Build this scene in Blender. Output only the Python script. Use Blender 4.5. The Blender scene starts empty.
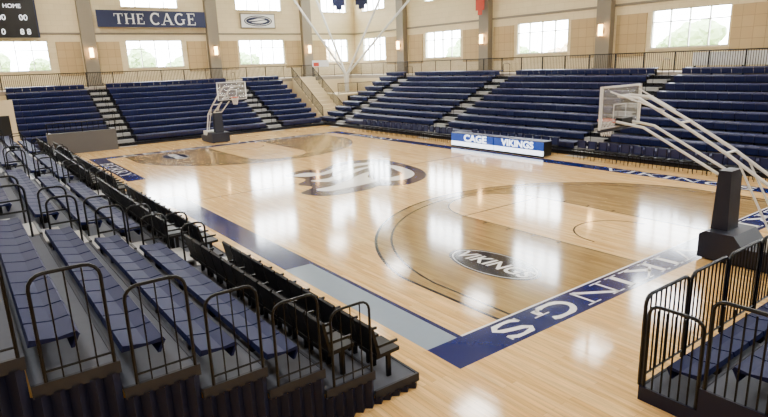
import bpy, bmesh, math, random
from math import sin, cos, pi, radians
from mathutils import Vector, Matrix
random.seed(4)
COL = bpy.context.scene.collection

# ------------------------------------------------------------------ materials
def lin(c):
    return tuple(((x/255)/12.92 if x/255 <= .04045 else ((x/255+.055)/1.055)**2.4) for x in c)
def mat(name, rgb, rough=.5, metal=0, var=.08, scale=6, emis=None, es=0, spec=.5, bump=0):
    m = bpy.data.materials.new(name); m.use_nodes = True
    nt = m.node_tree; b = nt.nodes["Principled BSDF"]
    c = lin(rgb)
    tc = nt.nodes.new("ShaderNodeTexCoord"); n = nt.nodes.new("ShaderNodeTexNoise")
    n.inputs["Scale"].default_value = scale; n.inputs["Detail"].default_value = 3
    nt.links.new(tc.outputs["Object"], n.inputs["Vector"])
    mx = nt.nodes.new("ShaderNodeMix"); mx.data_type = 'RGBA'
    mx.inputs[6].default_value = (*[x*(1-var) for x in c], 1)
    mx.inputs[7].default_value = (*[min(1, x*(1+var)) for x in c], 1)
    nt.links.new(n.outputs["Fac"], mx.inputs[0]); nt.links.new(mx.outputs[2], b.inputs["Base Color"])
    b.inputs["Roughness"].default_value = rough; b.inputs["Metallic"].default_value = metal
    b.inputs["Specular IOR Level"].default_value = spec
    if emis:
        b.inputs["Emission Color"].default_value = (*lin(emis), 1); b.inputs["Emission Strength"].default_value = es
    if bump:
        bp = nt.nodes.new("ShaderNodeBump"); bp.inputs["Strength"].default_value = bump
        nt.links.new(n.outputs["Fac"], bp.inputs["Height"]); nt.links.new(bp.outputs["Normal"], b.inputs["Normal"])
    return m
FR=.1
def wood(name, c1, c2, rough=FR):
    m = bpy.data.materials.new(name); m.use_nodes = True
    nt = m.node_tree; b = nt.nodes["Principled BSDF"]; L = nt.links.new
    tc = nt.nodes.new("ShaderNodeTexCoord"); mp = nt.nodes.new("ShaderNodeMapping")
    mp.inputs["Rotation"].default_value = (0, 0, pi/2); L(tc.outputs["Object"], mp.inputs["Vector"])
    br = nt.nodes.new("ShaderNodeTexBrick"); L(mp.outputs[0], br.inputs["Vector"])
    br.inputs["Color1"].default_value = (*lin(c1), 1); br.inputs["Color2"].default_value = (*lin(c2), 1)
    br.inputs["Mortar"].default_value = (*[x*.6 for x in lin(c2)], 1)
    br.inputs["Scale"].default_value = 1; br.inputs["Mortar Size"].default_value = .002
    br.inputs["Brick Width"].default_value = 1.6; br.inputs["Row Height"].default_value = .1
    n = nt.nodes.new("ShaderNodeTexNoise"); n.inputs["Scale"].default_value = 3
    mp2 = nt.nodes.new("ShaderNodeMapping"); mp2.inputs["Scale"].default_value = (6, .4, 1)
    L(tc.outputs["Object"], mp2.inputs["Vector"]); L(mp2.outputs[0], n.inputs["Vector"]); n.inputs["Detail"].default_value = 5
    mr = nt.nodes.new("ShaderNodeMapRange"); mr.inputs[1].default_value=.32; mr.inputs[2].default_value=.68
    mr.inputs[3].default_value = .78; mr.inputs[4].default_value = 1.13
    L(n.outputs["Fac"], mr.inputs[0])
    mx = nt.nodes.new("ShaderNodeMix"); mx.data_type = 'RGBA'; mx.blend_type = 'MULTIPLY'; mx.inputs[0].default_value = 1
    L(br.outputs["Color"], mx.inputs[6]); L(mr.outputs[0], mx.inputs[7]); L(mx.outputs[2], b.inputs["Base Color"])
    b.inputs["Roughness"].default_value = rough
    b.inputs["Specular IOR Level"].default_value = .5
    n2 = nt.nodes.new("ShaderNodeTexNoise"); n2.inputs["Scale"].default_value = 1.2; L(mp2.outputs[0], n2.inputs["Vector"])
    bp = nt.nodes.new("ShaderNodeBump"); bp.inputs["Strength"].default_value = .05; bp.inputs["Distance"].default_value=.02
    L(n2.outputs["Fac"], bp.inputs["Height"]); L(bp.outputs["Normal"], b.inputs["Normal"])
    return m
def block(name, c1, c2, mortar, w, h, ms=.012, rough=.7, off=.5):
    m = bpy.data.materials.new(name); m.use_nodes = True
    nt = m.node_tree; b = nt.nodes["Principled BSDF"]; L = nt.links.new
    tc = nt.nodes.new("ShaderNodeTexCoord"); sp = nt.nodes.new("ShaderNodeSeparateXYZ"); cb = nt.nodes.new("ShaderNodeCombineXYZ")
    ad = nt.nodes.new("ShaderNodeMath"); ad.operation = 'ADD'
    L(tc.outputs["Object"], sp.inputs[0]); L(sp.outputs[0], ad.inputs[0]); L(sp.outputs[1], ad.inputs[1])
    L(ad.outputs[0], cb.inputs[0]); L(sp.outputs[2], cb.inputs[1])
    br = nt.nodes.new("ShaderNodeTexBrick"); L(cb.outputs[0], br.inputs["Vector"]); br.offset=off
    br.inputs["Color1"].default_value = (*lin(c1), 1); br.inputs["Color2"].default_value = (*lin(c2), 1)
    br.inputs["Mortar"].default_value = (*lin(mortar), 1); br.inputs["Scale"].default_value = 1
    br.inputs["Mortar Size"].default_value = ms; br.inputs["Brick Width"].default_value = w; br.inputs["Row Height"].default_value = h
    L(br.outputs["Color"], b.inputs["Base Color"]); b.inputs["Roughness"].default_value = rough
    return m

M_WOOD = wood("maple_boards", (246,206,140), (222,176,106))
M_STAIN = wood("stained_boards", (172,142,88), (148,118,68))
M_NAVYP = mat("navy_floor_paint", (0,22,92), FR, var=.05)
M_GREYP = mat("grey_floor_paint", (140,156,172), FR, var=.04)
M_WHITEP = mat("white_floor_paint", (245,245,243), FR, var=.02)
M_LINE = mat("dark_line_paint", (2,8,36), FR, var=.02)
M_LOGO = mat("navy_logo_paint",(0,12,68),FR,var=.03)
M_SEAT = mat("navy_seat_plastic", (20,29,74), .4, var=.15, scale=9)
M_SEATN = mat("blue_bench_plastic", (12,22,66), .6, var=.12, scale=9, spec=.18)
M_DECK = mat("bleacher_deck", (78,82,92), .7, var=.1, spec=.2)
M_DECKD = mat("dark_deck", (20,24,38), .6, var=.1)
M_LIP = mat("bleacher_nosing", (52,56,66), .7, var=.1, spec=.2)
M_STEP = mat("aisle_step", (150,150,148), .5, var=.08)
M_BLACK = mat("black_steel", (5,6,9), .4, var=.1, spec=.25)
M_CHAIR = mat("black_chair_plastic", (9,10,14), .5, var=.1, spec=.3)
M_TARP = mat("navy_vinyl", (6,14,44), .5, var=.2, scale=4, bump=.4, spec=.3)
M_WHITE = mat("white_steel", (225,225,222), .35, var=.04)
M_WALL = block("cream_block_wall", (226,208,168), (220,201,160), (208,190,150), .8, .4)
M_WALLS = mat("side_wall_paint", (222,205,168), .8, var=.03, scale=2)
M_PANEL = block("tan_acoustic_panel", (182,157,113), (176,150,106), (140,118,80), .6, .6, .012, off=0)
M_COLM = mat("column_paint", (130,120,102), .6, var=.05)
M_PORT = mat("portal_wall_paint", (84,84,86), .6, var=.05)
M_DARK = mat("opening_shade", (18,17,18), .8)  # flat dark colour standing in for the shade inside openings
M_CEIL = mat("ceiling_paint", (192,188,180), .8, var=.03)
M_CONC = mat("concourse_concrete", (160,150,135), .5, var=.08)
M_FRAME = mat("window_frame", (205,205,200), .4, var=.03)
M_NAVYS = mat("navy_sign", (14,26,66), .5, var=.05)
M_WHITES = mat("white_sign", (235,235,235), .5, var=.02)
M_LED = mat("led_panel", (230,240,250), .3, emis=(225,238,255), es=3.6)
M_LEDB = mat("led_panel_blue", (20,60,140), .3, emis=(20,74,180), es=.7)
M_SCORE = mat("scoreboard_black", (14,14,16), .3)
M_DIGIT = mat("scoreboard_digit", (240,240,240), .3, emis=(235,240,255), es=2)
M_LAMP = mat("lamp_glow", (255,230,190), .4, emis=(255,200,130), es=34)
M_RED = mat("red_cloth", (190,60,36), .7)
M_ORANGE = mat("orange_rim", (215,80,30), .4)
M_NET = mat("net_cord", (235,235,235), .7)
M_PADN = mat("navy_pad", (10,15,36), .5)
M_LEAF = mat("foliage", (140,164,116), .8, var=.4, scale=2.5)
M_LEAF2 = mat("autumn_foliage", (190,168,140), .8, var=.3, scale=2.5)
M_BARK = mat("bark", (120,105,90), .9)
M_GRASS = mat("lawn", (150,162,120), .9)
def glassmat():
    m = bpy.data.materials.new("backboard_glass"); m.use_nodes = True
    b = m.node_tree.nodes["Principled BSDF"]
    b.inputs["Base Color"].default_value=(.9,.95,.96,1); b.inputs["Roughness"].default_value=.05
    b.inputs["Alpha"].default_value=.15
    return m
M_GLASS = glassmat()

# ------------------------------------------------------------------ mesh builder
class MB:
    def __init__(s, T=None): s.v=[]; s.f=[]; s.mi=[]; s.mats=[]; s.T=T
    def m(s, mt):
        if mt not in s.mats: s.mats.append(mt)
        return s.mats.index(mt)
    def pts(s, P):
        k=len(s.v); s.v += [s.T(p) if s.T else tuple(p) for p in P]; return k
    def box(s, a, b, mt):
        x0,y0,z0=a; x1,y1,z1=b
        k=s.pts([(x0,y0,z0),(x1,y0,z0),(x1,y1,z0),(x0,y1,z0),(x0,y0,z1),(x1,y0,z1),(x1,y1,z1),(x0,y1,z1)])
        for q in ((0,3,2,1),(4,5,6,7),(0,1,5,4),(1,2,6,5),(2,3,7,6),(3,0,4,7)):
            s.f.append(tuple(k+i for i in q)); s.mi.append(s.m(mt))
    def prism(s, prof, x0, x1, mt):
        n=len(prof); k=s.pts([(x0,y,z) for y,z in prof]+[(x1,y,z) for y,z in prof]); i=s.m(mt)
        s.f.append(tuple(k+j for j in range(n))); s.mi.append(i)
        s.f.append(tuple(k+n+j for j in reversed(range(n)))); s.mi.append(i)
        for j in range(n):
            s.f.append((k+j,k+n+j,k+n+(j+1)%n,k+(j+1)%n)); s.mi.append(i)
    def poly(s, P, mt):
        k=s.pts(P); s.f.append(tuple(range(k,k+len(P)))); s.mi.append(s.m(mt))
    def tube(s, P, r, mt, n=6, closed=False):
        P=[Vector(p) for p in P]; N=len(P); rings=[]; i=s.m(mt)
        prev=None
        for j,p in enumerate(P):
            if closed: t=(P[(j+1)%N]-P[j-1])
            else: t=P[min(j+1,N-1)]-P[max(j-1,0)]
            t.normalize()
            ref=prev if prev is not None else (Vector((0,0,1)) if abs(t.z)<.9 else Vector((1,0,0)))
            a=ref-t*ref.dot(t)
            if a.length<1e-4: a=Vector((1,0,0))-t*t.x
            a.normalize(); prev=a; b=t.cross(a)
            rings.append(s.pts([tuple(p+(a*cos(2*pi*q/n)+b*sin(2*pi*q/n))*r) for q in range(n)]))
        for j in range(N if closed else N-1):
            A=rings[j]; B=rings[(j+1)%N]
            for q in range(n):
                s.f.append((A+q,A+(q+1)%n,B+(q+1)%n,B+q)); s.mi.append(i)
        if not closed:
            s.f.append(tuple(rings[0]+q for q in range(n))); s.mi.append(i)
            s.f.append(tuple(rings[-1]+q for q in reversed(range(n)))); s.mi.append(i)
    def obj(s, name, parent=None):
        me=bpy.data.meshes.new(name); me.from_pydata(s.v,[],s.f)
        for mt in s.mats: me.materials.append(mt)
        me.polygons.foreach_set("material_index", s.mi)
        me.update(); o=bpy.data.objects.new(name,me); COL.objects.link(o)
        if parent: o.parent=parent
        return o
def empty(name, loc=(0,0,0)):
    o=bpy.data.objects.new(name,None); o.location=loc; COL.objects.link(o); return o
def text(name, body, size, mt, loc, rot, parent=None, ext=.004, offset=0, sx=1, shear=0, sp=1):
    c=bpy.data.curves.new(name,'FONT'); c.body=body; c.size=size; c.extrude=ext; c.offset=offset; c.space_character=sp
    c.align_x='CENTER'; c.align_y='CENTER'; c.shear=shear; c.materials.append(mt)
    o=bpy.data.objects.new(name,c); o.location=loc; o.rotation_euler=rot; o.scale=(sx,1,1); COL.objects.link(o)
    if parent: o.parent=parent
    return o
TK,TN_=.17,.07
def earc(cx,cy,rx,ry,a0,a1,n=14): return [(cx+rx*cos(radians(a0+(a1-a0)*i/n)),cy+ry*sin(radians(a0+(a1-a0)*i/n))) for i in range(n+1)]
GL={
'V':(.9,[([(.1,1),(.46,.0)],TK),([(.80,1),(.46,.0)],TN_)],[(.1,1),(.80,1)]),
'I':(.42,[([(.21,0),(.21,1)],TK)],[(.21,0),(.21,1)]),
'K':(.95,[([(.2,0),(.2,1)],TK),([(.76,1),(.26,.42)],TN_),([(.38,.58),(.8,0)],TK)],[(.2,0),(.2,1),(.76,1),(.8,0)]),
'N':(.98,[([(.16,0),(.16,1)],TN_),([(.18,1),(.8,0)],TK),([(.82,0),(.82,1)],TN_)],[(.16,0),(.16,1),(.82,1)]),
'G':(.98,[(earc(.47,.5,.34,.46,45,300),.14),([(.76,.42),(.76,.1)],.15),(earc(.47,.5,.34,.46,300,325,4),.08)],[(.76,.44)]),
'C':(.9,[(earc(.47,.5,.34,.46,45,315),.14),([(.74,.95),(.74,.68)],.06)],[]),
'S':(.76,[([(.62,.78),(.5,.93),(.36,.97),(.2,.9),(.14,.76),(.22,.62),(.4,.52),(.56,.42),(.64,.27),(.56,.1),(.4,.03),(.24,.06),(.12,.22)],.13),([(.62,.97),(.62,.72)],.05),([(.12,.03),(.12,.28)],.05)],[]),
'B':(.86,[([(.2,0),(.2,1)],TK),([(.2,.97),(.42,.97),(.6,.9),(.64,.76),(.58,.6),(.42,.53),(.2,.53)],.1),([(.2,.53),(.46,.53),(.68,.44),(.73,.27),(.64,.09),(.44,.03),(.2,.03)],.1)],[(.2,0),(.2,1)]),
'E':(.8,[([(.2,0),(.2,1)],TK),([(.2,.97),(.66,.97)],TN_),([(.2,.52),(.52,.52)],TN_),([(.2,.03),(.7,.03)],TN_),([(.66,1),(.66,.76)],.05),([(.7,0),(.7,.26)],.05),([(.52,.64),(.52,.4)],.05)],[(.2,0),(.2,1)]),
'R':(.92,[([(.2,0),(.2,1)],TK),([(.2,.97),(.44,.97),(.62,.9),(.67,.74),(.6,.58),(.44,.5),(.2,.5)],.1),([(.42,.5),(.78,0)],TK)],[(.2,0),(.2,1),(.8,0)]),
'Y':(.9,[([(.1,1),(.45,.46)],TK),([(.8,1),(.45,.46)],TN_),([(.45,.5),(.45,0)],TK)],[(.1,1),(.8,1),(.45,0)]),
'T':(.86,[([(.43,0),(.43,1)],TK),([(.06,.97),(.8,.97)],TN_),([(.07,1),(.07,.74)],.05),([(.79,1),(.79,.74)],.05)],[(.43,0)]),
'H':(1.,[([(.2,0),(.2,1)],TK),([(.8,0),(.8,1)],TK),([(.2,.52),(.8,.52)],TN_)],[(.2,0),(.2,1),(.8,0),(.8,1)]),
'A':(.92,[([(.1,0),(.44,1)],TN_),([(.44,1),(.78,0)],TK),([(.22,.33),(.66,.33)],TN_)],[(.1,0),(.8,0)]),
' ':(.5,[],[])}
def serif(w,body,place,mt,h,total,extra=.06):
    tw=sum(GL[c][0]+extra for c in body)-extra; sx=total/tw; x=-total/2
    for c in body:
        gw,st,sf=GL[c]
        for P,wd in st:
            Q=[Vector((p[0]*sx,p[1]*h)) for p in P]; k=(sx+h)/2; A=[];Bq=[]
            for i,p in enumerate(Q):
                t=Q[min(i+1,len(Q)-1)]-Q[max(i-1,0)]; t.normalize(); nn=Vector((-t.y,t.x))*wd*k/2; A.append(p+nn); Bq.append(p-nn)
            for i in range(len(Q)-1):
                w.poly([place(x+q.x,min(max(q.y,0),h)) for q in (A[i],A[i+1],Bq[i+1],Bq[i])],mt)
        for (a,b_) in sf:
            v0=b_*h if b_<.9 else h-.055*h
            w.poly([place(x+(a-.16)*sx,v0),place(x+(a+.16)*sx,v0),place(x+(a+.16)*sx,v0+.055*h),place(x+(a-.16)*sx,v0+.055*h)],mt)
        x+=(gw+extra)*sx

# ------------------------------------------------------------------ room
W, Lc = 15.24, 28.65
XR, XL, YF, YN, ZC = 28.5, -15.0, 45.0, -16.0, 13.0
ZK = 3.75

b=MB(); b.box((XL,YN,-.1),(XR,YF,0),M_WOOD); b.obj("floor")
b=MB(); b.box((XL,YN,ZC),(XR,YF,ZC+.2),M_CEIL); b.obj("ceiling")
def wall(name, T, a0, a1, z1, holes, mt, th=.35):
    w=MB(T)
    As=sorted({a0,a1,*[h[0] for h in holes],*[h[1] for h in holes]}); Zs=sorted({0,z1,*[h[2] for h in holes],*[h[3] for h in holes]})
    for i in range(len(As)-1):
        for j in range(len(Zs)-1):
            ca=(As[i]+As[i+1])/2; cz=(Zs[j]+Zs[j+1])/2
            if any(h[0]<ca<h[1] and h[2]<cz<h[3] for h in holes): continue
            w.box((As[i],0,Zs[j]),(As[i+1],th,Zs[j+1]),mt)
    w.obj(name)
TR=lambda p:(XR+p[1],p[0],p[2])
TF=lambda p:(p[0],YF+p[1],p[2])
ZW0, ZW1 = 5.08, 7.3
winR=[(-12.8,-8.4),(-2.3,2.2),(8.2,12.7),(18.7,23.2),(29.3,33.8),(39.8,43.6)]
winF=[(-13.8,-9.4),(-4.2,.15),(5.8,10.4),(15.6,20.2),(24.6,27.6)]
hR=[(a,b_,ZW0,ZW1) for a,b_ in winR]+[(a,b_,9.9,12.2) for a,b_ in winR]
hF=[(a,b_,ZW0,ZW1) for a,b_ in winF]+[(a,b_,9.9,12.2) for a,b_ in winF if a!=-4.2]
wall("wall_right",TR,YN,YF,ZC,hR,M_WALL)
wall("wall_far",TF,XL,XR+.35,ZC,hF,M_WALL)
b=MB(); b.box((XL-.35,YN,0),(XL,YF+.35,ZC),M_WALLS); b.obj("wall_left")
b=MB(); b.box((XL,YN-.35,0),(XR,YN,ZC),M_WALLS); b.obj("wall_near")
k=0
for T,hs in ((TR,hR),(TF,hF)):
    for (a0,a1,z0,z1) in hs:
        k+=1; w=MB(T); t=.06
        w.box((a0,.05,z0),(a1,.2,z0+t),M_FRAME); w.box((a0,.05,z1-t),(a1,.2,z1),M_FRAME)
        for i in range(5):
            x=a0+(a1-a0)*i/4; x=min(max(x,a0+t/2),a1-t/2)
            w.box((x-t/2,.05,z0),(x+t/2,.2,z1),M_FRAME)
        zm=z0+(z1-z0)*.68
        w.box((a0,.06,zm-.03),(a1,.19,zm+.03),M_FRAME)
        w.box((a0-.1,-.12,z0-.08),(a1+.1,.05,z0),M_WALLS)
        w.obj("window_%d"%k)
colR=[-5.2,5.4,15.7,26.2,36.8]; colF=[-6.8,3.0,13.1,22.6]
b=MB(TR)
for c in colR:
    for s in (-1,1): b.box((min(c+s*.7,c+s*2.7),-.08,ZK+.9),(max(c+s*.7,c+s*2.7),0,7.2),M_PANEL)
b.obj("acoustic_wall_panels")
b=MB(TF)
for c in colF:
    for s in (-1,1): b.box((min(c+s*.6,c+s*2.3),-.08,ZK+.9),(max(c+s*.6,c+s*2.3),0,7.2),M_PANEL)
b.obj("acoustic_wall_panels")
b=MB(TR); b.box((YN,-.06,7.75),(YF,0,7.9),M_COLM); b.obj("trim_1")
b=MB(TF); b.box((XL,-.06,7.75),(XR,0,7.9),M_COLM); b.obj("trim_2")
def column(T,c):
    e=empty("column"); w=MB(T); w.box((c-.5,-.5,ZK),(c+.5,-.001,ZC-.001),M_COLM); w.box((c-.58,-.58,ZK),(c+.58,-.001,ZK+.25),M_COLM); w.obj("shaft",e)
    e2=empty("wall_sconce"); w=MB(T)
    w.box((c-.1,-.62,6.15),(c+.1,-.5,6.5),M_BLACK)
    w.tube([(c,-.74,6.0),(c,-.74,6.7)],.14,M_LAMP,10); w.tube([(c,-.74,5.93),(c,-.74,6.0)],.15,M_BLACK,10); w.tube([(c,-.74,6.7),(c,-.74,6.77)],.15,M_BLACK,10)
    w.obj("body",e2)
for c in colR: column(TR,c)
for c in colF: column(TF,c)

# ------------------------------------------------------------------ railings
def railing(name, p0, p1, h=1.05, gap=.12, mt=M_BLACK, r=.03, mesh=True, post=1.8):
    p0=Vector(p0); p1=Vector(p1); d=p1-p0; Ld=d.length; w=MB()
    up=Vector((0,0,1))
    w.tube([p0+up*h,p1+up*h],r,mt); w.tube([p0+up*.12,p1+up*.12],r*.7,mt)
    n=max(1,round(Ld/post))
    for i in range(n+1):
        q=p0+d*i/n; w.tube([q,q+up*h],r,mt)
    if mesh:
        n=int(Ld/gap)
        for i in range(1,n):
            q=p0+d*i/n; w.tube([q+up*.12,q+up*h],.017,mt,4)
    return w.obj(name)
DX=25.85; DY=42.05
b=MB(); b.box((DX,YN+.01,ZK-.3),(XR-.001,YF-.01,ZK-.002),M_CONC); b.box((DX,YN+.01,0),(DX+.2,YF-.01,ZK-.3),M_WALLS); b.obj("concourse_deck")
b=MB(); b.box((XL+.01,DY,ZK-.3),(DX,YF-.001,ZK-.002),M_CONC); b.box((XL+.01,DY,0),(DX,DY+.2,ZK-.3),M_WALLS); b.obj("concourse_deck")
railing("concourse_railing",(DX+.1,-10,ZK),(DX+.1,DY+.1,ZK),1.08)
railing("concourse_railing",(-14.5,DY+.1,ZK),(DX,DY+.1,ZK),1.08)

# ------------------------------------------------------------------ bleachers
def bleacher(name, T, L0, L1, rows, tread, rise, aisles, z0=.18, seatmat=M_SEAT, deckmat=M_DECKD, skip=(), mod=.5, aw=1.1, skirt=.26):
    e=empty(name)
    d=MB(T); s=MB(T); st=MB(T)
    for r in range(rows):
        z=z0+r*rise; y0=r*tread
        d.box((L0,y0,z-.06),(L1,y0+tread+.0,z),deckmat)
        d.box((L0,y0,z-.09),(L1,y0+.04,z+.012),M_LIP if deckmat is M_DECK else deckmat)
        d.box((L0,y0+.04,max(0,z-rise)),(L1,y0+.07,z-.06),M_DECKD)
        x=L0+.05
        while x+mod<=L1:
            xc=x+mod/2
            if all(abs(xc-a)>aw/2+mod*.45 for a in aisles) and r not in skip:
                q=.015; zs=z+.42
                s.prism([(y0+.30,zs-.05),(y0+.33,zs+.0),(y0+.5,zs-.02),(y0+.74,zs+.02),(y0+.76,zs-.05)],x+q,x+mod-q,seatmat)
                s.prism([(y0+.31,zs-.05),(y0+.34,zs-.05),(y0+.40,zs-.05-skirt),(y0+.37,zs-.05-skirt)],x+q,x+mod-q,seatmat)
                if abs((x/mod)%3)<1: d.box((x,y0+.45,z),(x+.05,y0+.6,zs-.05),M_BLACK)
            x+=mod
        for a in aisles:
            st.box((a-aw/2,y0-.02,z-.05),(a+aw/2,y0+tread,z+.02),M_STEP)
            st.box((a-aw/2,y0-.38,z-rise/2-.03),(a+aw/2,y0,z-rise/2+.01),M_STEP)
            st.box((a-aw/2,y0-.40,max(0,z-rise)),(a+aw/2,y0-.36,z-rise/2+.01),M_STEP)
            st.box((a-aw/2,y0-.02,z-.05),(a+aw/2,y0+.03,z+.035),M_BLACK)
    d.obj("decking",e); s.obj("bench_seats",e)
    if aisles: st.obj("aisle_steps",e)
    return e
def arch(w, p, along, h, length, mt=M_BLACK, r=.022, mid=True, n=4):
    p=Vector(p); a=Vector(along); R=.14; P=[p]
    for i in range(n+1):
        t=pi/2*i/n; P.append(p+Vector((0,0,h-R+R*sin(t)))+a*(R-R*cos(t)))
    for i in range(n+1):
        t=pi/2*i/n; P.append(p+a*(length-R+R*sin(t))+Vector((0,0,h-R+R*cos(t))))
    P.append(p+a*length); w.tube(P,r,mt,6)
    if mid: w.tube([p+Vector((0,0,h*.5)),p+a*length+Vector((0,0,h*.5))],r*.8,mt,6)

XS=17.8
TS=lambda p:(XS+p[1],p[0],p[2])
e=bleacher("far_side_bleacher",TS,-6,36,10,.8,.375,[-1,10.0,21.5,32.4])
w=MB(TS)
for a in (-1,10.0,21.5,32.4):
    for r in range(1,10,2):
        arch(w,(a,r*.8+.1,.18+r*.375),(0,1,0),.9,.7,r=.018,mid=False)
w.obj("aisle_handrails",e)
YS=34.0
TE=lambda p:(p[0],YS+p[1],p[2])
e=bleacher("far_end_bleacher",TE,-3.4,17.7,10,.8,.375,[2.4,13.4])
w=MB(TE)
for a in (2.4,13.4):
    for r in range(1,10,2):
        arch(w,(a,r*.8+.1,.18+r*.375),(0,1,0),.9,.7,r=.018,mid=False)
w.obj("aisle_handrails",e)
e=empty("corner_stair")
w=MB()
for i in range(11):
    w.box((19.2,36.6+i*.48,0),(21.4,37.1+i*.48,.34*(i+1)),M_WALLS)
w.box((21.4,37.6,0),(25.8,42,2.2),M_WALLS)
w.box((22.4,37.56,0),(23.8,37.6,2.05),M_DARK)  # dark panel painted as the shade of a doorway, no real recess
w.obj("treads",e)
for p0,p1 in (((19.2,36.7,.34),(19.2,41.9,3.75)),((21.4,36.7,.34),(21.4,41.9,3.75)),((21.5,37.7,2.2),(25.7,37.7,2.2))):
    o=railing("stair_rail",p0,p1,.95); o.parent=e
# vomitory, its opening's shade painted as a dark panel, at the left of the far end stand
w=MB(); w.box((-2.2,32.9,0),(1.6,33.1,1.3),M_PORT); w.box((-2.2,33.1,0),(-2.0,33.9,1.3),M_PORT); w.box((1.4,33.1,0),(1.6,33.9,1.3),M_PORT)
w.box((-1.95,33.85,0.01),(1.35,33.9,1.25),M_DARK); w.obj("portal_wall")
railing("portal_railing",(-2.2,33.0,1.3),(1.6,33.0,1.3),.6,.3)
w=MB(); w.box((-7.5,34.2,0),(-3.6,34.4,3.4),M_WALLS); w.box((-6.3,34.16,0),(-3.9,34.2,2.5),M_DARK); w.obj("tunnel_entrance")  # tunnel's inner shade is a dark panel on a solid wall

XN=-1.6; NR=.33
TN=lambda p:(XN-p[1],p[0],p[2])
AN=[6.0,15.0,24.0]
e=bleacher("near_side_bleacher",TN,-.7,31,10,.8,NR,AN,z0=.2,seatmat=M_SEATN,deckmat=M_DECK,skip=(0,1),skirt=.12)
w=MB(TN)
for r in (0,1):
    z=.2+r*NR; y0=r*.8; x=-.55
    while x<30.4:
        if all(abs(x+.25-a)>.8 for a in AN):
            w.prism([(y0+.2,z+.44),(y0+.62,z+.42),(y0+.62,z+.36),(y0+.2,z+.38)],x+.02,x+.48,M_CHAIR)
            w.prism([(y0+.60,z+.40),(y0+.70,z+.86),(y0+.66,z+.88),(y0+.55,z+.42)],x+.02,x+.48,M_CHAIR)
            w.box((x+.04,y0+.35,z),(x+.08,y0+.42,z+.4),M_BLACK); w.box((x+.42,y0+.35,z),(x+.46,y0+.42,z+.4),M_BLACK)
            w.box((x-.01,y0+.25,z+.55),(x+.02,y0+.6,z+.59),M_BLACK)
        x+=.52
w.obj("stadium_chairs",e)
w=MB(TN)
for a in AN:
    for r in range(1,10):
        arch(w,(a-.6,r*.8+.15,.2+r*NR),(0,1,0),1.0,.5,r=.022)
        arch(w,(a+.6,r*.8+.15,.2+r*NR),(0,1,0),1.0,.5,r=.022)
for r in range(1,10):
    z=.2+r*NR; arch(w,(-.72,r*.8+.05,z),(0,1,0),1.1,.62,r=.019,mid=False)
    for i in range(1,4): w.tube([(-.72,r*.8+.05+.62*i/4,z),(-.72,r*.8+.05+.62*i/4,z+1.08)],.009,M_BLACK,5)
    w.tube([(-.72,r*.8+.05,z+.12),(-.72,r*.8+.67,z+.12)],.012,M_BLACK,5)
w.obj("guard_rails",e)
w=MB(TN)
for r in range(10):
    z=.2+r*NR
    w.box((-.74,r*.8,z-.12),(-.70,(r+1)*.8,z+.014),M_DECKD)
    n=5
    for i in range(n):
        ya=r*.8+.02+.8*i/n; yb=ya+.8/n; ym=(ya+yb)/2
        w.poly([(-.71,ya,0),(-.78,ym,0),(-.78,ym,z-.1),(-.71,ya,z-.1)],M_TARP); w.poly([(-.78,ym,0),(-.71,yb,0),(-.71,yb,z-.1),(-.78,ym,z-.1)],M_TARP)
w.obj("end_curtain",e)

YE=-3.0
TQ=lambda p:(p[0],YE-p[1],p[2])
e=bleacher("near_end_bleacher",TQ,.6,15,9,.8,NR,[12.5],z0=.2,seatmat=M_SEATN,deckmat=M_DECK,skirt=.12)
w=MB(TQ)
for r in range(0,9):
    z=.2+r*NR; arch(w,(.58,r*.8+.05,z),(0,1,0),1.25,.72,r=.026,mid=False)
    for i in range(1,6): w.tube([(.58,r*.8+.05+.72*i/6,z),(.58,r*.8+.05+.72*i/6,z+1.2)],.013,M_BLACK,5)
    w.box((.54,r*.8,0),(.58,(r+1)*.8,z+.014),M_TARP)
w.obj("guard_rails",e)
w=MB(TQ)
x=.6
while x<15:
    arch(w,(x,-.02,.2),(1,0,0),1.35,1.2,r=.028,mid=False)
    for i in range(1,9): w.tube([(x+1.2*i/9,-.02,.3),(x+1.2*i/9,-.02,1.53)],.014,M_BLACK,5)
    w.tube([(x,-.02,.32),(x+1.2,-.02,.32)],.018,M_BLACK,5)
    x+=1.27
w.obj("front_rail",e)

# ------------------------------------------------------------------ court markings
court=empty("court_markings")
Z1,Z2,Z3=.0015,.003,.0045
def rect(w,x0,y0,x1,y1,z,mt): w.poly([(x0,y0,z),(x1,y0,z),(x1,y1,z),(x0,y1,z)],mt)
w=MB(); B=.8
rect(w,-B,-B,W+B,0,Z1,M_NAVYP); rect(w,-B,Lc,W+B,Lc+B,Z1,M_NAVYP)
rect(w,W,0,W+B,Lc,Z1,M_NAVYP)
rect(w,-B,0,0,5.2,Z1,M_GREYP); rect(w,-B,5.2,0,15.6,Z1,M_NAVYP); rect(w,-B,20.4,0,Lc,Z1,M_NAVYP)
rect(w,-.1,0,0,5.2,Z2,M_NAVYP)
w.obj("border",court)
def strip(w,P,width,z,mt,closed=False):
    P=[Vector((p[0],p[1])) for p in P]; N=len(P); A=[];Bq=[]
    for i,p in enumerate(P):
        t=(P[(i+1)%N]-P[i-1]) if closed else (P[min(i+1,N-1)]-P[max(i-1,0)])
        t.normalize(); nn=Vector((-t.y,t.x))*width/2; A.append(p+nn); Bq.append(p-nn)
    for i in range(N if closed else N-1):
        j=(i+1)%N; w.poly([(*A[i],z),(*A[j],z),(*Bq[j],z),(*Bq[i],z)],mt)
def arc(cx,cy,r,a0,a1,n=48): return [(cx+r*cos(a0+(a1-a0)*i/n),cy+r*sin(a0+(a1-a0)*i/n)) for i in range(n+1)]
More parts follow.
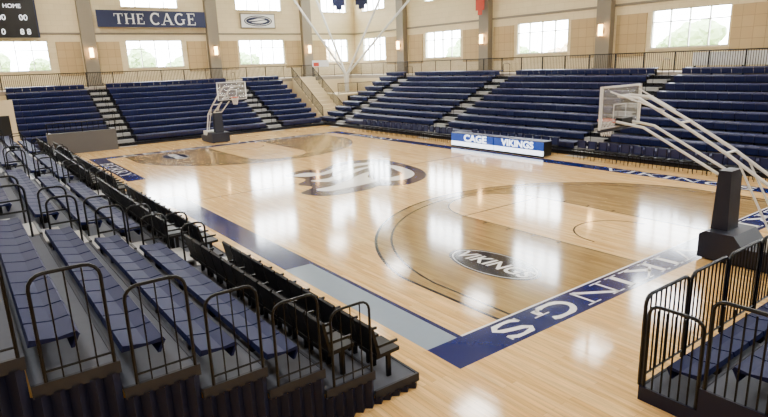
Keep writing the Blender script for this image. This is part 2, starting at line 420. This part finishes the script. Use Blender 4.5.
def end(w,F):
    cx=W/2; hy=1.575; dx=cx-1.0
    def three(R,dx): 
        a=math.acos(dx/R); return [(cx+dx,0)]+arc(cx,hy,R,a,pi-a,72)+[(cx-dx,0)]
    out=three(6.75,dx); lane=1.83
    G=lambda P:[F(p) for p in P]
    fan=[p for p in out]
    leftpts=[p for p in fan if p[0]<=cx-lane]; rightpts=[p for p in fan if p[0]>=cx+lane]
    ytop=lambda x: hy+math.sqrt(max(0,6.75**2-(x-cx)**2))
    w.poly([(*F(p),Z1) for p in [(cx-lane,ytop(cx-lane))]+leftpts+[(cx-lane,0)]],M_STAIN)
    w.poly([(*F(p),Z1) for p in [(cx+lane,0)]+rightpts+[(cx+lane,ytop(cx+lane))]],M_STAIN)
    semi=arc(cx,5.79,lane,0,pi,24)
    n=24
    for i in range(n):
        xa=cx+lane*cos(pi*i/n); xb=cx+lane*cos(pi*(i+1)/n)
        w.poly([(*F(p),Z1) for p in [(xa,5.79+lane*sin(pi*i/n)),(xa,ytop(xa)),(xb,ytop(xb)),(xb,5.79+lane*sin(pi*(i+1)/n))]],M_STAIN)
    strip(w,G(out),.08,Z2,M_LINE); strip(w,G(three(6.32,6.32*.995)),.06,Z2,M_LINE)
    strip(w,G([(cx-lane,0),(cx-lane,5.79)]),.05,Z2,M_LINE); strip(w,G([(cx+lane,0),(cx+lane,5.79)]),.05,Z2,M_LINE)
    strip(w,G([(cx-lane,5.79),(cx+lane,5.79)]),.05,Z2,M_LINE); strip(w,G(semi),.05,Z2,M_LINE)
    strip(w,G(arc(cx,hy,1.22,0,pi,24)),.05,Z2,M_LINE)
    for y in (2.15,3.0,3.9,4.8):
        for s in (-1,1): strip(w,G([(cx+s*lane,y),(cx+s*(lane+.2),y)]),.06,Z2,M_LINE)
w=MB(); end(w,lambda p:p); w.obj("three_point_area_near",court)
w=MB(); end(w,lambda p:(p[0],Lc-p[1])); w.obj("three_point_area_far",court)
w=MB(); strip(w,[(0,Lc/2),(W,Lc/2)],.05,Z1,M_LINE)
for P in ([(0,0),(W,0)],[(0,Lc),(W,Lc)]): strip(w,P,.05,Z3,M_WHITEP)
w.obj("division_line",court)
def oval(cx,cy,ra,rb,body,name):
    w=MB()
    f=lambda k,z,mt:w.poly([(cx+rb*k*cos(t*pi/24),cy+ra*k*sin(t*pi/24),z) for t in range(48)],mt)
    f(1,Z2,M_LINE); f(.93,Z3,M_WHITEP); f(.90,Z3+.001,M_LINE); w.obj(name,court)
    text(name+"_text",body,.66,M_WHITEP,(cx-.02,cy,Z3+.003),(0,0,-pi/2),court,ext=.0005,offset=.012,sx=.9,shear=.15)
oval(3.2,2.2,1.33,.70,"VIKINGS","oval_logo_near")
oval(3.2,Lc-2.2,1.33,.70,"VIKINGS","oval_logo_far")
w=MB()
serif(w,"BERRY VIKINGS",lambda u,v:(W/2-u-.1,-.1-v,Z2),M_WHITEP,.6,14.2)
serif(w,"BERRY VIKINGS",lambda u,v:(W/2+u,Lc+.1+v,Z2),M_WHITEP,.6,13.6)
serif(w,"BERRY",lambda u,v:(-.7+v,24.4-u,Z2),M_WHITEP,.6,5.2)
serif(w,"VIKINGS",lambda u,v:(W+.1+v,4.2-u,Z2),M_WHITEP,.6,6)
serif(w,"BERRY",lambda u,v:(W+.1+v,24.4-u,Z2),M_WHITEP,.6,5)
w.obj("border_lettering",court)
def smooth(P,n=6):
    out=[];N=len(P)
    for i in range(N):
        p0,p1,p2,p3=[Vector(P[(i+k)%N]) for k in (-1,0,1,2)]
        for j in range(n):
            t=j/n; out.append(.5*((2*p1)+(-p0+p2)*t+(2*p0-5*p1+4*p2-p3)*t*t+(-p0+3*p1-3*p2+p3)*t**3))
    return out
A_=Matrix(((18.3,-12.5),(3.13,3.1))).inverted()
def lg(dx,dy):
    q=A_@Vector((dx,-dy)); return (7.3+q.x,14.0+q.y)
def blob(w,P,z,mt): w.poly([(*lg(p[0]-358,p[1]-176),z) for p in smooth([Vector(p) for p in P])],mt)
w=MB()
blob(w,[(286,176),(303,170),(320,170),(332,164),(348,160),(368,158),(390,159),(408,164),(423,171),(423,178),(408,184),(392,186),(378,186),(368,189),(350,192),(330,194),(310,192),(318,187),(304,185),(308,180)],Z2,M_LOGO)
blob(w,[(293,176.5),(306,173.5),(321,173.5),(334,168),(350,164),(368,162),(380,163),(364,165),(348,168.5),(336,172.5),(322,176),(306,177.5)],Z3,M_WHITEP)
blob(w,[(314,181.5),(330,179),(342,173.8),(356,169.5),(374,166.5),(364,170),(352,175),(342,179.5),(330,182.5)],Z3,M_WHITEP)
blob(w,[(322,189),(336,186),(350,180.5),(362,175),(372,172.5),(368,178),(376,181.5),(364,185),(348,188),(332,190.5)],Z3,M_WHITEP)
blob(w,[(386,165),(398,166),(411,171),(413,176),(402,180.5),(386,181.5),(380,179),(392,178),(402,175),(396,170)],Z3,M_WHITEP)
w.obj("centre_logo",court)

# ------------------------------------------------------------------ basketball goals
def goal(F):
    e=empty("basketball_goal"); c=W/2
    w=MB(F)
    w.box((c-.9,1.20,2.9),(c+.9,1.23,3.95),M_GLASS)
    for z in (2.88,3.93): w.box((c-.92,1.18,z),(c+.92,1.25,z+.05),M_WHITE)
    for x in (c-.93,c+.88): w.box((x,1.18,2.88),(x+.05,1.25,3.98),M_WHITE)
    w.box((c-.92,1.17,2.82),(c+.92,1.27,2.9),M_PADN)
    for x in (c-.3,c+.27): w.box((x,1.235,3.05),(x+.03,1.24,3.5),M_WHITE)
    for z in (3.05,3.48): w.box((c-.3,1.235,z),(c+.3,1.24,z+.03),M_WHITE)
    w.box((c-.25,1.0,2.95),(c+.25,1.19,3.15),M_BLACK)
    w.obj("backboard",e)
    w=MB(F); w.tube([(c+.23*cos(t*pi/10),1.6+.23*sin(t*pi/10),3.05) for t in range(20)],.014,M_ORANGE,6,True)
    w.box((c-.1,1.23,3.0),(c+.1,1.38,3.06),M_ORANGE)
    for k in range(12):
        P=[]
        for j in range(6):
            r=.23-.11*(j/5)**.7; t=2*pi*k/12+(.26*j); P.append((c+r*cos(t),1.6+r*sin(t),3.04-.42*j/5))
        w.tube(P,.007,M_NET,4)
        P=[(2*c-p[0],p[1],p[2]) for p in P]; w.tube(P,.007,M_NET,4)
    w.obj("rim_and_net",e)
    w=MB(F)
    for s in (-.26,.26):
        w.tube([(c+s,1.15,3.72),(c+s,.6,3.68),(c+s,-.5,3.12),(c+s,-1.6,2.5),(c+s,-2.6,1.85)],.04,M_WHITE,8)
        w.tube([(c+s,1.15,3.05),(c+s,.4,2.95),(c+s,-1.5,2.0)],.035,M_WHITE,8)
        w.tube([(c+s,-2.6,1.85),(c+s,-3.2,.45)],.045,M_WHITE,8)
        w.tube([(c+s*2.6,1.12,3.85),(c+s,-.1,3.38)],.02,M_WHITE,6)
        w.tube([(c+s,-1.9,2.3),(c+s,-2.9,.45)],.025,M_WHITE,6)
    for p in ((1.1,3.72),(1.1,3.05),(-.5,3.12),(-1.6,2.5),(-2.6,1.85),(-1.5,2.0)):
        w.tube([(c-.26,p[0],p[1]),(c+.26,p[0],p[1])],.03,M_WHITE,6)
    w.obj("boom",e)
    w=MB(F)
    w.prism([(-1.45,.3),(-1.5,2.1),(-1.78,2.1),(-1.85,.3)],c-.28,c+.28,M_PADN)
    w.prism([(-1.35,.06),(-1.35,.62),(-1.47,.7),(-2.1,.7),(-2.3,.45),(-3.4,.45),(-3.4,.06)],c-.6,c+.6,M_PADN)
    w.box((c-.5,-3.35,.0),(c-.4,-1.5,.07),M_BLACK); w.box((c+.4,-3.35,.0),(c+.5,-1.5,.07),M_BLACK)
    w.box((c-.45,-3.35,.45),(c+.45,-2.6,.72),M_WHITE)
    w.obj("padded_base",e)
goal(lambda p:(p[0],p[1]+.6,p[2])); goal(lambda p:(p[0]-.2,Lc-p[1]+.2,p[2]))

# ------------------------------------------------------------------ scorer's table & chairs
e=empty("scorers_table"); w=MB(); X0=16.1; Y0,Y1=10.8,17.3
w.box((X0+.02,Y0,.08),(X0+.6,Y1,.77),M_BLACK); w.box((X0-.02,Y0-.03,.77),(X0+.62,Y1+.03,.80),M_NAVYS)
w.box((X0-.01,Y0,.006),(X0+.02,Y1,.1),M_BLACK)
for i in range(2):
    a=Y0+.03+i*3.25; w.box((X0-.02,a,.1),(X0+.02,a+3.19,.34),M_LED); w.box((X0-.02,a,.34),(X0+.02,a+3.19,.76),M_LEDB)
w.obj("table_body",e)
text("cage_text","CAGE",.5,M_LED,(X0-.03,Y0+4.6,.55),(pi/2,0,-pi/2),e,offset=.012,sx=1.3)
text("vikings_text","VIKINGS",.46,M_LED,(X0-.03,Y0+1.65,.55),(pi/2,0,-pi/2),e,offset=.01,sx=1.2)
def chairs(name,x,ya,yb,step=.56):
    w=MB(); y=ya
    while y<yb:
        w.box((x,y,.42),(x+.42,y+.46,.47),M_CHAIR)
        w.box((x+.40,y,.5),(x+.44,y+.46,.86),M_SEAT)
        for dx in (.03,.38):
            for dy in (.03,.41): w.tube([(x+dx,y+dy,0),(x+dx,y+dy,.86 if dx>.3 else .44)],.013,M_BLACK,4)
        y+=step
    w.obj(name)
chairs("courtside_chairs",16.85,.3,9.4); chairs("courtside_chairs",16.85,18.4,27.5); chairs("officials_chairs",17.1,11,17)

# ------------------------------------------------------------------ signs, banners, scoreboard
e=empty("cage_banner"); w=MB(); w.box((3.75,YF-.62,8.3),(12.45,YF-.56,9.6),M_NAVYS)
serif(w,"THE",lambda u,v:(6.2+u,YF-.625,8.55+v),M_WHITES,.8,2.4); serif(w,"CAGE",lambda u,v:(9.7+u,YF-.625,8.5+v),M_WHITES,.95,3.9); w.obj("cloth",e)
e=empty("team_logo_sign"); w=MB(); w.box((15.9,YF-.12,8.3),(19.4,YF-.03,9.65),M_COLM); w.box((16.0,YF-.14,8.4),(19.3,YF-.11,9.55),M_WHITES)
w.poly([(17.65+1.4*cos(t*pi/16),YF-.15,8.97+.48*sin(t*pi/16)) for t in range(32)],M_NAVYS)
w.poly([(17.65+1.28*cos(t*pi/16),YF-.155,8.97+.40*sin(t*pi/16)) for t in range(32)],M_WHITES)
w.poly([(17.65+1.22*cos(t*pi/16),YF-.16,8.97+.35*sin(t*pi/16)) for t in range(32)],M_NAVYS)
def sb(P): w.poly([(17.65+p[0],YF-.165,8.97+p[1]) for p in smooth([Vector(p) for p in P],4)],M_WHITES)
sb([(-1.0,0),(-.5,.1),(0,.22),(.7,.2),(.2,.08),(-.4,0)]); sb([(-.7,-.15),(-.1,-.05),(.5,.06),(.9,0),(.5,-.16),(0,-.2)])
w.obj("board",e)
e=empty("scoreboard"); w=MB(); w.box((-5.2,YF-.6,7.5),(-.3,YF-.2,11),M_SCORE)
for x in (-5.2,-.4): w.box((x,YF-.64,7.5),(x+.1,YF-.6,11),M_NAVYS)
w.obj("cabinet",e)
for x,z,t in ((-1.2,8.9,"00"),(-2.9,8.9,"20:00"),(-1.2,7.9,"8 8"),(-2.8,7.9,"0 0"),(-1.8,9.7,"HOME")):
    text("digits",t,.55 if t!="HOME" else .4,M_DIGIT,(x,YF-.62,z),(pi/2,0,0),e)
def pennant(name,x,y,z,wd,h,mt,rz):
    c,s=cos(rz),sin(rz); w=MB(lambda p:(x+p[0]*c-p[1]*s,y+p[0]*s+p[1]*c,p[2]))
    w.prism([(-.01,z),(.01,z),(.01,z+h),(-.01,z+h)],-wd/2,wd/2,mt)
    w.prism([(-.01,z-.35),(.01,z-.35),(.01,z),(-.01,z)],-wd*.25,wd*.25,mt)
    w.tube([(-wd/2-.1,0,z+h),(wd/2+.1,0,z+h)],.03,M_BLACK); w.tube([(0,0,z+h),(0,0,ZC-.01)],.01,M_BLACK,4)
    w.obj(name)
pennant("hanging_banner",23.5,40,10.0,1.1,1.6,M_NAVYS,-.6); pennant("hanging_banner",25.0,38.5,10.0,1.1,1.6,M_NAVYS,-.6)
pennant("hanging_banner",27.6,26.2,8.5,.9,1.6,M_RED,pi/2); pennant("hanging_banner",27.6,15.7,9.1,1.1,1.8,M_NAVYS,pi/2)
e=empty("corner_roof_brace"); w=MB()
for p0,p1 in (((24.6,41,ZK),(19.5,43.5,12.5)),((24.6,41,ZK),(22.4,43.5,12.9)),((24.6,41,ZK),(27.2,36.5,12.9)),((24.6,41,ZK),(28,31.5,12.5))):
    w.tube([p0,p1],.1,M_WHITE,10)
w.tube([(24.6,41,2.2),(24.6,41,ZK+.2)],.22,M_WHITE,12); w.obj("struts",e)
w=MB(); w.box((21.5,DY-.05,ZK+.9),(23.3,DY,ZK+1.5),M_WHITES); w.box((21.6,DY-.06,ZK+.95),(22.2,DY-.04,ZK+1.3),M_RED); w.obj("sponsor_sign")
w=MB(); w.box((26.3,4,ZK+.95),(26.9,9,ZK+1.0),M_WHITES); w.box((26.32,4,ZK+.3),(26.35,9,ZK+.95),M_WHITES)
for y in (4.1,6.5,8.9): w.box((26.4,y-.04,ZK),(26.48,y+.04,ZK+.95),M_BLACK)
w.obj("concourse_table")

# ------------------------------------------------------------------ outside
b=MB(); b.box((-60,YF+.4,2.4),(90,110,2.5),M_GRASS); b.box((XR+.4,-60,2.4),(110,YF+.4,2.5),M_GRASS); b.obj("lawn")
def tree(x,y,h,mt):
    e=empty("tree"); w=MB(); w.tube([(x,y,2.5),(x,y,2.5+h*.5)],.2,M_BARK,8); w.obj("trunk",e)
    bm=bmesh.new()
    for k in range(5):
        mx=Matrix.Translation((x+random.uniform(-1.3,1.3),y+random.uniform(-1,1),2.5+h*random.uniform(.4,.7)))@Matrix.Diagonal((1,1,.8,1))
        bmesh.ops.create_icosphere(bm,subdivisions=3,radius=h*random.uniform(.16,.28),matrix=mx)
    for v in bm.verts: v.co+=Vector((random.uniform(-1,1),random.uniform(-1,1),random.uniform(-1,1)))*.22
    me=bpy.data.meshes.new("crown"); bm.to_mesh(me); bm.free(); me.materials.append(mt)
    o=bpy.data.objects.new("crown",me); COL.objects.link(o); o.parent=e
for i in range(10): tree(-8+i*5+random.uniform(-1,1),YF+20+random.uniform(-3,6),random.uniform(4.5,7),M_LEAF if i%3 else M_LEAF2)
for i in range(12): tree(XR+20+random.uniform(-3,6),-6+i*5+random.uniform(-1,1),random.uniform(4.5,7),M_LEAF if i%4 else M_LEAF2)

# ------------------------------------------------------------------ lights
wd=bpy.data.worlds.new("sky"); bpy.context.scene.world=wd; wd.use_nodes=True
bg=wd.node_tree.nodes["Background"]; bg.inputs[0].default_value=(.9,.95,1,1); bg.inputs[1].default_value=36
for ix in range(4):
    for iy in range(6):
        x=-8+ix*10; y=-8+iy*9.6
        e=empty("high_bay_light"); w=MB(); w.box((x-.95,y-.95,ZC-.55),(x+.95,y+.95,ZC-.4),M_BLACK); w.tube([(x,y,ZC-.4),(x,y,ZC-.01)],.04,M_BLACK); w.obj("housing",e)
        ld=bpy.data.lights.new("lamp",'AREA'); ld.shape='SQUARE'; ld.size=1.7; ld.energy=460; ld.color=(1,.96,.91)
        o=bpy.data.objects.new("lamp",ld); o.location=(x,y,ZC-.57); COL.objects.link(o); o.parent=e

# ------------------------------------------------------------------ camera
yaw,pit,rol=.6345,.2485,-.0352
f=Vector((sin(yaw)*cos(pit),cos(yaw)*cos(pit),-sin(pit))); rt=Vector((cos(yaw),-sin(yaw),0)); up=rt.cross(f)
r2=cos(rol)*rt+sin(rol)*up; u2=-sin(rol)*rt+cos(rol)*up
cd=bpy.data.cameras.new("camera"); cam=bpy.data.objects.new("camera",cd); COL.objects.link(cam)
cam.matrix_world=Matrix(((r2.x,u2.x,-f.x,-6.537),(r2.y,u2.y,-f.y,-6.702),(r2.z,u2.z,-f.z,4.7425),(0,0,0,1)))
cd.sensor_width=36; cd.lens=36*571/768; cd.clip_start=.1; cd.clip_end=400
bpy.context.scene.camera=cam
